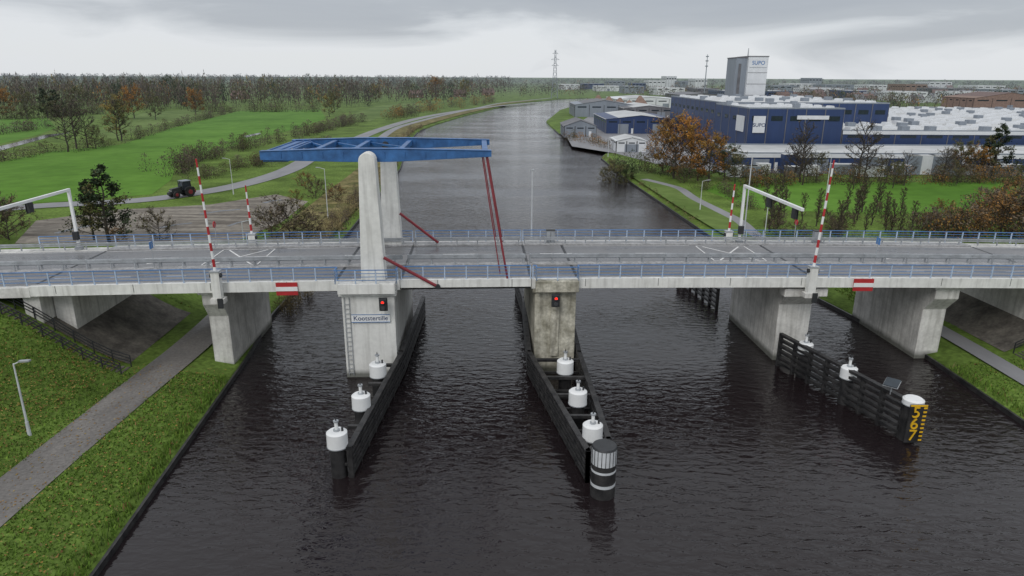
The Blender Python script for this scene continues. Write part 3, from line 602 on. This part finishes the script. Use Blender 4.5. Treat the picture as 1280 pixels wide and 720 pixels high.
x,y=-31.7,40.0; lamp(x,y,ground_z(x,y),5.1,1,0,.5)
w=B((2.6,13.75,8.1)); lamp(w[0],w[1],w[2],7.2,0,-1)
for px,py,h,dx in((292,243,7,-1),(410,272,8.2,-1),(875,262,5.2,1),(1274,299,6,1),(955,301,6,1),(305,303,3,1),(760,195,6,1),(1030,262,10,-1)):
    x,y=G(px,py); lamp(x,y,ground_z(x,y),h,dx,0,.8)
w=B((24.3,13.9,8.0)); lamp(w[0],w[1],w[2],8.8,-1,0)
# ------------------------------------------------------------------ fenders, piles, dolphin
def fender(name,paths,top,rails=6,z0=.25,cross=(),rh=.2):
    e=empty(name,(paths[0][0][0],paths[0][0][1],0)); mb=MB()
    for path in paths:
        for a,b in zip(path[:-1],path[1:]):
            L=math.dist(a,b); n=max(1,round(L/1.9))
            for i in range(n+1):
                x=a[0]+(b[0]-a[0])*i/n; y=a[1]+(b[1]-a[1])*i/n; mb.beam((x,y,-2),(x,y,top+.12),.3,.3,m_black)
            for j in range(rails):
                z=z0+(top-z0)*j/(rails-1); mb.beam((*a,z),(*b,z),.4 if j%2 else .34,rh,m_black)
    for a,b in cross: mb.beam((*a,top-.1),(*b,top-.1),.25,.25,m_black); mb.beam((*a,.9),(*b,.9),.2,.2,m_black)
    mb.build("piles_and_walings",e,.02); return e
fender("timber_fender",[[(-9.15,67),(-9.1,52.4),(-9.95,37.3)]],2.1,cross=[((-9.3,50),(-10.9,50)),((-9.5,46.5),(-10.7,46.5)),((-9.7,43),(-10.6,43)),((-9.9,37.3),(-10.9,37.4)),((-9.8,40),(-10.7,40))])
fender("timber_fender",[[(.5,75),(1.25,67),(1.45,52.6),(4.7,36.9)],[(5.6,67),(5.6,52.6),(6.15,38.4)],[(4.7,36.9),(6.15,38.4)]],2.1,
   cross=[((1.8,51.2),(5.65,51.2)),((2.5,47.8),(5.75,47.8)),((3.1,44.8),(5.85,44.8)),((3.8,41.6),(6.0,41.6)),((4.4,38.8),(6.1,38.8))])
fender("timber_fender",[[(23.2,54.9),(27.1,42.6)]],2.9,6,.4,rh=.22)
fender("timber_fender",[[(20.6,81),(22.0,69.5)]],2.4,5,.4)
def pile(x,y,z,r=.64,h=.9,lant=True):
    e=empty("mooring_pile",(x,y,z)); mb=MB(); mb.cyl((x,y,-3),(x,y,z-.061),r*.78,r*.78,m_black,18)
    mb.cyl((x,y,z),(x,y,z+h),r,r,m_white,28); mb.cyl((x,y,z+h),(x,y,z+h+.1),r,r*.8,m_white,28); mb.cyl((x,y,z-.06),(x,y,z-.001),r*1.03,r*1.03,m_galv,28)
    if lant:
        t=z+h+.1; mb.cyl((x,y,t),(x,y,t+.12),.2,.2,m_galv,12); mb.cyl((x,y,t+.12),(x,y,t+.6),.11,.11,m_white,10); mb.cyl((x,y,t+.6),(x,y,t+.7),.17,.17,m_galv,12); mb.cyl((x,y,t+.7),(x,y,t+.9),.05,.02,m_dark,6)
        mb.box(x+.3,x+.42,y-.06,y+.06,t,t+.25,m_dark)
    mb.build("pile_and_cap",e,smooth=True)
for x,y in((-10.75,37.5),(-10.35,42.6),(-10.2,47.9),(4.15,48.7),(4.65,43.4),(5.15,38.6)): pile(x,y,2.1)
for px,py,z in((1060,471,2.2),(1006,440,2.2)):
    x,y=G(px,py,z); pile(x,y,z,.6,.75)
e=empty("striped_dolphin",(5.5,35.6,0)); mb=MB(); x,y=5.5,35.6
mb.cyl((x,y,-3),(x,y,.75),.74,.74,m_black,32); mb.cyl((x,y,.75),(x,y,.95),.745,.745,m_railw,32); mb.cyl((x,y,.95),(x,y,1.7),.74,.74,m_black,32);mb.cyl((x,y,1.7),(x,y,1.85),.745,.745,m_railw,32);mb.cyl((x,y,1.85),(x,y,2.2),.74,.74,m_black,32); mb.cyl((x,y,2.2),(x,y,3.2),.75,.75,m_railw,32); mb.cyl((x,y,3.2),(x,y,3.32),.76,.7,m_dark,32)
for i in range(20):
    t=6.283*i/20; mb.beam((x+math.cos(t)*.765,y+math.sin(t)*.765,2.2),(x+math.cos(t)*.765,y+math.sin(t)*.765,3.2),.03,.03,m_black)
mb.build("pile",e)
sx,sy=27.5,42.0
pile(sx,sy+.35,2.75,.68,.3,False)
e=empty("clearance_height_scale",(sx,sy,1.5)); mb=MB(); mb.box(sx-.6,sx+.55,sy-.42,sy-.34,.15,3.0,m_black)
for i in range(9): mb.box(sx+.32,sx+.55,sy-.436,sy-.422,.3+i*.3,.43+i*.3,m_yel)
mb.box(sx-.6,sx+.55,sy-.44,sy-.422,2.88,3.0,m_yel); mb.build("board",e)
for k,c in enumerate("567"): text(c,(sx-.15,sy-.45,2.42-k*.86),1.15,m_yel,e,0,"digit",.03)
e=empty("solar_panel",(26.6,43.6,3.4)); mb=MB(); mb.cyl((26.6,43.6,2.8),(26.6,43.6,3.45),.05,.05,m_galv,8); mb.beam((26.3,43.3,3.55),(26.85,43.9,3.85),.9,.06,m_glass); mb.beam((26.3,43.3,3.48),(26.85,43.9,3.78),.96,.05,m_galv); mb.build("panel_on_post",e)
def stair(x0,z0,x1,z1,y,name="embankment_stairs"):
    e=empty(name,((x0+x1)/2,y,(z0+z1)/2)); mb=MB(); n=28
    for i in range(n):
        t=i/n; x=x0+(x1-x0)*t; z=ground_z(x,y); dx=(x1-x0)/n; mb.box(min(x,x+dx),max(x,x+dx),y-.6,y+.6,z-.3,z+.1,m_under)
    for yy in(y-.75,y+.75):
        P_=[(x0+(x1-x0)*i/8,yy,ground_z(x0+(x1-x0)*i/8,yy)) for i in range(9)]
        for a,b in zip(P_[:-1],P_[1:]):
            for hh in(.5,.78,1.05): mb.beam((a[0],a[1],a[2]+hh),(b[0],b[1],b[2]+hh),.06,.06,m_dark)
            mb.beam(a,(a[0],a[1],a[2]+1.05),.07,.07,m_dark)
        mb.beam(P_[-1],(P_[-1][0],P_[-1][1],P_[-1][2]+1.05),.07,.07,m_dark)
    mb.build("steps_and_handrail",e)
stair(-31.2,1,-42.5,7,50.8); stair(43.6,1,51,6,54.3)
# ------------------------------------------------------------------ tractor
def tractor(px,py):
    x0,y0=G(px,py); e=empty("farm_tractor",(x0,y0,1.1)); a=G(200,248);b=G(250,241); th=math.atan2(a[1]-b[1],a[0]-b[0])
    c,s=math.cos(th),math.sin(th); xf=lambda v:(x0+v[0]*c-v[1]*s,y0+v[0]*s+v[1]*c,v[2]+1.08)
    mb=MB(xf)
    mb.prism([(.3,1.0),(2.4,.95),(2.45,1.5),(2.2,1.75),(.3,1.95)],-.42,.42,m_dark,'y'); mb.box(-1.6,2.0,-.3,.3,.7,.998,m_dark); mb.box(2.45,2.9,-.45,.45,.6,1.1,m_dark)
    mb.prism([(-1.5,1.3),(.298,1.3),(.298,2.1),(.05,2.95),(-1.35,2.95),(-1.5,2.1)],-.78,.78,m_glass,'y'); mb.box(-1.5,.2,-.88,.88,2.953,3.1,m_fblue2)
    for xx in(-1.5,.28):
        for yy in(-.8,.8): mb.beam((xx,yy,1.3),(xx*.9,yy,2.95),.1,.1,m_dark)
    for yy in(-1,1):
        mb.prism([(-2.0,1.3),(-1.7,1.85),(-.9,2.0),(-.1,1.8),(.1,1.3),(-.2,1.6),(-.9,1.85),(-1.6,1.7)],yy*1.0-.3,yy*1.0+.3,m_dark,'y')
        mb.cyl((-.95,yy*.75,.92),(-.95,yy*1.3,.92),.92,.92,m_rub,24); mb.cyl((-.95,yy*1.28,.92),(-.95,yy*1.32,.92),.48,.42,m_dred,16)
        mb.cyl((1.75,yy*.7,.64),(1.75,yy*1.15,.64),.64,.64,m_rub,20); mb.cyl((1.75,yy*1.14,.64),(1.75,yy*1.18,.64),.34,.3,m_dred,14)
        mb.box(2.3,2.47,yy*.3-.1,yy*.3+.1,1.3,1.45,m_white)
    mb.cyl((.6,.5,1.8),(.6,.5,3.0),.06,.05,m_dark,8); mb.box(-2.4,-1.6,-.7,.7,.6,1.2,m_dred); mb.build("body_and_wheels",e,.03)
tractor(229,246)
# ------------------------------------------------------------------ industrial buildings
def hall(name,x0,x1,y0,y1,h,wall,roof,gable=0,bays=8,skyl=0,band=None,doors=3,z=1.0):
    e=empty(name,((x0+x1)/2,(y0+y1)/2,z)); mb=MB()
    mb.box(x0,x1,y0,y1,z-.3,z+h,wall)
    if gable:
        xm=(x0+x1)/2; mb.prism([(x0,z+h),(x1,z+h),(xm,z+h+gable)],y0+.01,y1-.01,wall,'y')
        mb.add([(x0-.4,y0-.3,z+h-.1),(xm,y0-.3,z+h+gable+.1),(xm,y1+.3,z+h+gable+.1),(x0-.4,y1+.3,z+h-.1),(x1+.4,y0-.3,z+h-.1),(x1+.4,y1+.3,z+h-.1)],[(0,1,2,3),(1,4,5,2)],roof)
    else:
        mb.box(x0+.3,x1-.3,y0+.3,y1-.3,z+h+.02,z+h+.06,roof)
        for a in((x0-.05,x1+.05,y0-.05,y0+.25),(x0-.05,x1+.05,y1-.25,y1+.05),(x0-.05,x0+.25,y0+.251,y1-.251),(x1-.25,x1+.05,y0+.251,y1-.251)): mb.box(*a,z+h+.001,z+h+.4,m_fblue2 if wall is m_fblue else wall)
    mb.build("walls_and_roof",e)
    mb=MB(); W=x1-x0
    for i in range(bays+1): xx=x0+W*i/bays; mb.box(max(x0,xx-.12),min(x1,xx+.12),y0-.12,y0-.003,z,z+h-.05,m_roofd if wall is m_fblue else m_dark)
    for i in range(doors):
        xx=x0+W*(i+.5)/doors; mb.box(xx-2.2,xx+2.2,y0-.1,y0-.004,z,z+min(4,h*.7),m_fblue2); mb.box(xx+3.4,xx+4.4,y0-.08,y0-.004,z,z+2.2,m_wht)
    for i in range(bays):
        xx=x0+W*(i+.5)/bays; mb.box(xx-W/bays*.3,xx+W/bays*.3,y0-.05,y0-.004,z+h*.76,z+h*.86,m_glass)
    n=int((y1-y0)/7)
    for i in range(n):
        yy=y0+(i+.5)*(y1-y0)/n; mb.box(x0-.06,x0-.004,yy-1.6,yy+1.6,z+h*.74,z+h*.82,m_glass); mb.box(x0-.1,x0-.004,yy-3.4,yy-3.2,z,z+h-.05,m_roofd if wall is m_fblue else m_dark)
    if band: mb.box(x0-.02,x1+.02,y0-.16,y0-.125,z+h-.9,z+h+.1,band)
    mb.build("doors_windows_trim",e)
    if skyl:
        mb=MB(); ny=max(2,int((y1-y0)/skyl)); nx=max(2,int((x1-x0)/skyl)); r_=random.Random(3)
        for i in range(nx):
            for j in range(ny):
                if r_.random()<.15: continue
                xx=x0+(i+.5)*(x1-x0)/nx+r_.uniform(-.6,.6); yy=y0+(j+.5)*(y1-y0)/ny
                k=r_.random(); w_=skyl*.15
                if k<.75: mb.prism([(xx-w_,z+h+.06),(xx+w_,z+h+.06),(xx+w_*.6,z+h+.9),(xx-w_*.6,z+h+.9)],yy-w_*1.5,yy+w_*1.5,m_wht,'y')
                else: mb.box(xx-w_,xx+w_,yy-w_,yy+w_,z+h+.06,z+h+1.3,m_fblue2)
        mb.build("rooflights_and_vents",e)
    return e
hall("factory_front_hall",56,178,177,201,4.3,m_fblue,m_roof,bays=22,skyl=0,doors=8,band=m_wht)
e=hall("factory_main_building",69,97,206,240,14.2,m_fblue,m_roof,bays=5,skyl=6,doors=2)
hall("factory_main_building",71,128,240.2,318,14.6,m_fblue,m_roof,bays=10,skyl=8,doors=0)
mb=MB(); mb.box(68.7,68.92,209,216,8.4,13.0,m_wht); mb.build("logo_panel",e)
mb=MB(); mb.box(83.2,92.5,205.6,205.83,12.3,13.4,m_wht); mb.box(70.5,74,205.6,205.83,8.4,13.2,m_wht); mb.build("sign_panel",e)
text("SUPO",(72.25,205.5,10.6),1.5,m_fblue,e)
hall("factory_rear_hall",97.3,300,206,372,8.0,m_fblue,m_roof,bays=26,skyl=8,doors=8,band=m_wht)
hall("factory_rear_hall",300.5,420,230,372,7.4,m_fblue,m_roof,bays=14,skyl=11,doors=5,band=m_wht)
e=empty("silo_tower",(109,335,1)); mb=MB(); mb.box(103,108,332,346,1,32.5,m_fblue2); mb.box(108.02,117,330,347,1,33.0,m_wht); mb.box(107.8,117.2,329.8,347.2,33.0,33.4,m_roofd); mb.box(102.8,107.79,331.8,346.2,32.5,32.9,m_roofd)
mb.cyl((110,338,33.4),(110,338,37),.3,.15,m_galv,8); mb.build("tower",e)
mb=MB(); mb.box(108.6,116.4,329.7,329.97,28.5,32.0,m_wht)
for z in(6,11,16,21,26): mb.box(108.02,117,329.9,329.98,z,z+.15,m_roofd)
mb.box(104.2,105.4,331.8,331.97,4,30,m_roofd)
mb.build("trim",e); text("SUPO",(112.5,329.6,30.3),2.4,m_railb,e)
def shed(name,px0,px1,py,depth,h,wall,roof,gable=0,**k):
    x0,y=G(px0,py); x1,_=G(px1,py); return hall(name,x0,x1,y,y+depth,h,wall,roof,gable,**k)
shed("warehouse",757,842,167,45,6,m_fblue,m_roof,1.5,bays=5,doors=2)
shed("warehouse",705,745,171,22,4.2,m_fblue2,m_roofd,2.2,bays=3,doors=1)
shed("warehouse",718,790,146,40,7,m_fblue2,m_roofd,2.5,bays=4,doors=2)
shed("warehouse",780,840,149,50,6,m_roofd,m_roof,1.5,bays=4,doors=2)
shed("warehouse",770,850,136,60,7,m_wht,m_roof,1.5,bays=5,doors=2)
shed("warehouse",850,905,133,60,9,m_roofd,m_roofd,1.5,bays=5,doors=2)
shed("warehouse",905,985,127,60,10,m_fblue,m_roof,0,bays=5,doors=2)
shed("warehouse",770,808,190,14,3.5,m_wht,m_roof,1.0,bays=3,doors=1)
shed("warehouse",1215,1300,138,40,9,m_brick,m_roofr,4,bays=4,doors=1)
shed("office_building",1190,1235,130,30,11,m_wht,m_roofd,0,bays=6,doors=1)
for px,pw,py,h,mm in((810,20,112,16,m_wht),(832,12,111,24,m_wht),(850,28,112,15,m_fblue2),(868,14,113,20,m_wht),(790,16,113,12,m_fblue),(985,30,113,12,m_wht),(1030,40,114,11,m_fblue2),(1130,24,118,14,m_brick),(1170,40,120,10,m_roofd),(1085,20,116,12,m_wht),(728,26,111.5,10,m_fblue),(760,20,110,14,m_fblue2),(1220,30,117,12,m_wht),
   (700,24,112,9,m_wht),(745,30,114,8,m_wht),(780,24,117,10,m_fblue2),(820,34,119,9,m_wht),(870,26,120,9,m_roofd),(965,30,118,12,m_fblue2),(1010,40,121,10,m_wht),(1060,34,124,9,m_fblue),(1110,44,126,9,m_wht),(1160,24,113,16,m_wht),(1250,34,123,10,m_fblue2),(1010,14,110,22,m_fblue2)):
    shed("distant_warehouse",px,px+pw,py,50,h,mm,m_roof,0,bays=4,doors=1)
x,y=G(768,141); mb=MB(); V=[]
for i in range(6):
    xx=x+i*7-18; mb.cyl((xx,y+random.uniform(-3,3),1),(xx+random.uniform(-1,1),y,8+random.uniform(0,6)),9,.8,m_brick,14)
mb.build("gravel_heap")
r_=random.Random(5)
for i in range(26):
    px=r_.uniform(765,1270); py=r_.uniform(217,222) if px>905 else r_.uniform(172,198)
    if px<905 and px<800+(198-py)*-1: px=r_.uniform(800,870)
    x,y=G(px,py); e=empty("shipping_container",(x,y,1)); mb=MB(); L=r_.choice([3,6]); hh=r_.choice([2.4,2.4,2.4,4.6]); mm=r_.choice([m_wht,m_fblue2,m_fblue,m_fblue2,m_roofd,m_wht])
    mb.box(x,x+L,y,y+2.4,1.1,1.1+hh,mm)
    for k in range(int(L*2)): mb.box(x+k*.5+.1,x+k*.5+.2,y-.05,y-.003,1.2,1.0+hh,mm)
    mb.box(x-.03,x+L+.03,y-.03,y+2.43,1.1+hh,1.2+hh,m_roof); mb.build("body",e)
def house(px,py,w,d,h,rot,wall,roof):
    x,y=G(px,py); e=empty("brick_house",(x,y,1)); c,s=math.cos(rot),math.sin(rot); xf=lambda v:(x+v[0]*c-v[1]*s,y+v[0]*s+v[1]*c,v[2]+1)
    mb=MB(xf); mb.box(-w/2,w/2,-d/2,d/2,0,h,wall); mb.prism([(-d/2,h),(d/2,h),(0,h+d*.45)],-w/2+.01,w/2-.01,wall,'x'); mb.build("walls",e)
    mb=MB(xf); mb.add([(-w/2-.4,-d/2-.5,h-.35),(w/2+.4,-d/2-.5,h-.35),(w/2+.4,0,h+d*.45+.1),(-w/2-.4,0,h+d*.45+.1),(w/2+.4,d/2+.5,h-.35),(-w/2-.4,d/2+.5,h-.35)],[(0,1,2,3),(3,2,4,5)],roof); mb.box(w*.2,w*.2+.8,-.4,.4,h+d*.3,h+d*.6,m_brick); mb.build("roof",e)
    mb=MB(xf)
    for i in(-.3,0,.3): mb.box(w*i-.6,w*i+.6,-d/2-.05,-d/2-.004,1,2.2,m_glass if i else m_wht)
    mb.build("windows_door",e)
r_=random.Random(9)
for i in range(60):
    px=r_.uniform(960,1290); py=r_.uniform(113,130); house(px,py,r_.uniform(10,18),r_.uniform(8,11),r_.uniform(3,5.5),r_.uniform(-.6,.6),r_.choice([m_brick,m_wht,m_brick]),r_.choice([m_roofr,m_roofd,m_roofd]))
for px,py in((300,124),(520,122),(575,121),(80,112),(610,119)): house(px,py,14,10,3.5,r_.uniform(-.6,.6),m_brick,m_roofr)
def pylon(px,py,h):
    x,y=G(px,py); e=empty("electricity_pylon",(x,y,1)); mb=MB(); n=10; w=.3
    def cr(t): return (1-t)**1.3*h*.06+.6
    for i in range(n):
        a,b=i/n,(i+1)/n; ra,rb=cr(a),cr(b)
        for sx_,sy_ in((1,1),(1,-1),(-1,-1),(-1,1)):
            mb.beam((x+sx_*ra,y+sy_*ra,1+h*a),(x+sx_*rb,y+sy_*rb,1+h*b),w,w,m_fblue2)
        for k,(p,q) in enumerate((((-1,-1),(1,-1)),((1,-1),(1,1)),((1,1),(-1,1)),((-1,1),(-1,-1)))):
            mb.beam((x+p[0]*ra,y+p[1]*ra,1+h*a),(x+q[0]*rb,y+q[1]*rb,1+h*b),w*.6,w*.6,m_fblue2); mb.beam((x+q[0]*ra,y+q[1]*ra,1+h*a),(x+p[0]*rb,y+p[1]*rb,1+h*b),w*.6,w*.6,m_fblue2)
    for t,L in((.68,3.6),(.8,4.4),(.92,3)):
        z=1+h*t; mb.beam((x-L,y,z),(x+L,y,z),.3,.3,m_fblue2); mb.beam((x-L,y,z),(x,y,z+2.2),.22,.22,m_fblue2); mb.beam((x+L,y,z),(x,y,z+2.2),.22,.22,m_fblue2)
    mb.build("lattice",e)
pylon(693,123,50)
x,y=G(880,121); e=empty("radio_mast",(x,y,1)); mb=MB(); mb.cyl((x,y,1),(x,y,50),.8,.35,m_fblue2,8)
for z in(36,42,47): mb.box(x-1.4,x+1.4,y-1.4,y+1.4,z,z+1.2,m_fblue2)
mb.build("mast",e)
# ------------------------------------------------------------------ sky and light
w=bpy.data.worlds.new("World"); S.world=w; w.use_nodes=True; nt=w.node_tree; bg=nt.nodes['Background']
sky=nn(nt,'ShaderNodeTexSky',sky_type='NISHITA'); sky.sun_disc=False; sky.sun_elevation=math.radians(40); sky.sun_rotation=math.radians(205)
tc=nn(nt,'ShaderNodeTexCoord'); mp=nn(nt,'ShaderNodeMapping'); mp.inputs['Scale'].default_value=(1.8,1.8,10); mp.inputs['Location'].default_value=(.6,.2,.3); nt.links.new(tc.outputs['Generated'],mp.inputs[0])
no=nn(nt,'ShaderNodeTexNoise'); no.inputs['Scale'].default_value=1.6; no.inputs['Detail'].default_value=6; no.inputs['Roughness'].default_value=.52; no.inputs['Distortion'].default_value=.6; nt.links.new(mp.outputs[0],no.inputs[0])
sp=nn(nt,'ShaderNodeSeparateXYZ'); nt.links.new(tc.outputs['Generated'],sp.inputs[0])
rp=nn(nt,'ShaderNodeValToRGB'); e_=rp.color_ramp.elements
e_[0].position=.0; e_[0].color=(7.6,7.85,8.1,1); e_[1].position=1.0; e_[1].color=(9.2,9.4,9.7,1)
for pos,c in((.035,(7.6,7.85,8.2)),(.06,(6.4,6.7,7.1)),(.085,(4.7,5.0,5.45)),(.13,(4.2,4.5,5.0)),(.2,(5.2,5.5,6.0)),(.4,(7.2,7.5,7.9))):
    k=e_.new(pos); k.color=(*c,1)
m1=nn(nt,'ShaderNodeMath',operation='MULTIPLY_ADD'); nt.links.new(no.outputs[0],m1.inputs[0]); m1.inputs[1].default_value=.2; m1.inputs[2].default_value=-.1
mx_=nn(nt,'ShaderNodeMath',operation='MULTIPLY_ADD'); nt.links.new(sp.outputs['X'],mx_.inputs[0]); mx_.inputs[1].default_value=.04; nt.links.new(m1.outputs[0],mx_.inputs[2])
m2=nn(nt,'ShaderNodeMath',operation='ADD'); nt.links.new(sp.outputs['Z'],m2.inputs[0]); nt.links.new(mx_.outputs[0],m2.inputs[1])
nt.links.new(m2.outputs[0],rp.inputs[0])
mx=nn(nt,'ShaderNodeMix',data_type='RGBA'); mx.inputs[0].default_value=.93; nt.links.new(sky.outputs[0],mx.inputs[6]); nt.links.new(rp.outputs[0],mx.inputs[7]); nt.links.new(mx.outputs[2],bg.inputs[0]); bg.inputs[1].default_value=.1
sl=bpy.data.lights.new("sun",'SUN'); sl.energy=1.1; sl.angle=math.radians(25); sl.color=(1,.97,.93); so=bpy.data.objects.new("sun",sl); C.objects.link(so)
az=math.radians(205); el=math.radians(40); d=Vector((math.sin(az)*math.cos(el),math.cos(az)*math.cos(el),math.sin(el))); so.rotation_euler=d.to_track_quat('Z','Y').to_euler(); so.location=(0,0,80)
S.view_settings.view_transform='Standard'; S.view_settings.look='None'; S.view_settings.exposure=0
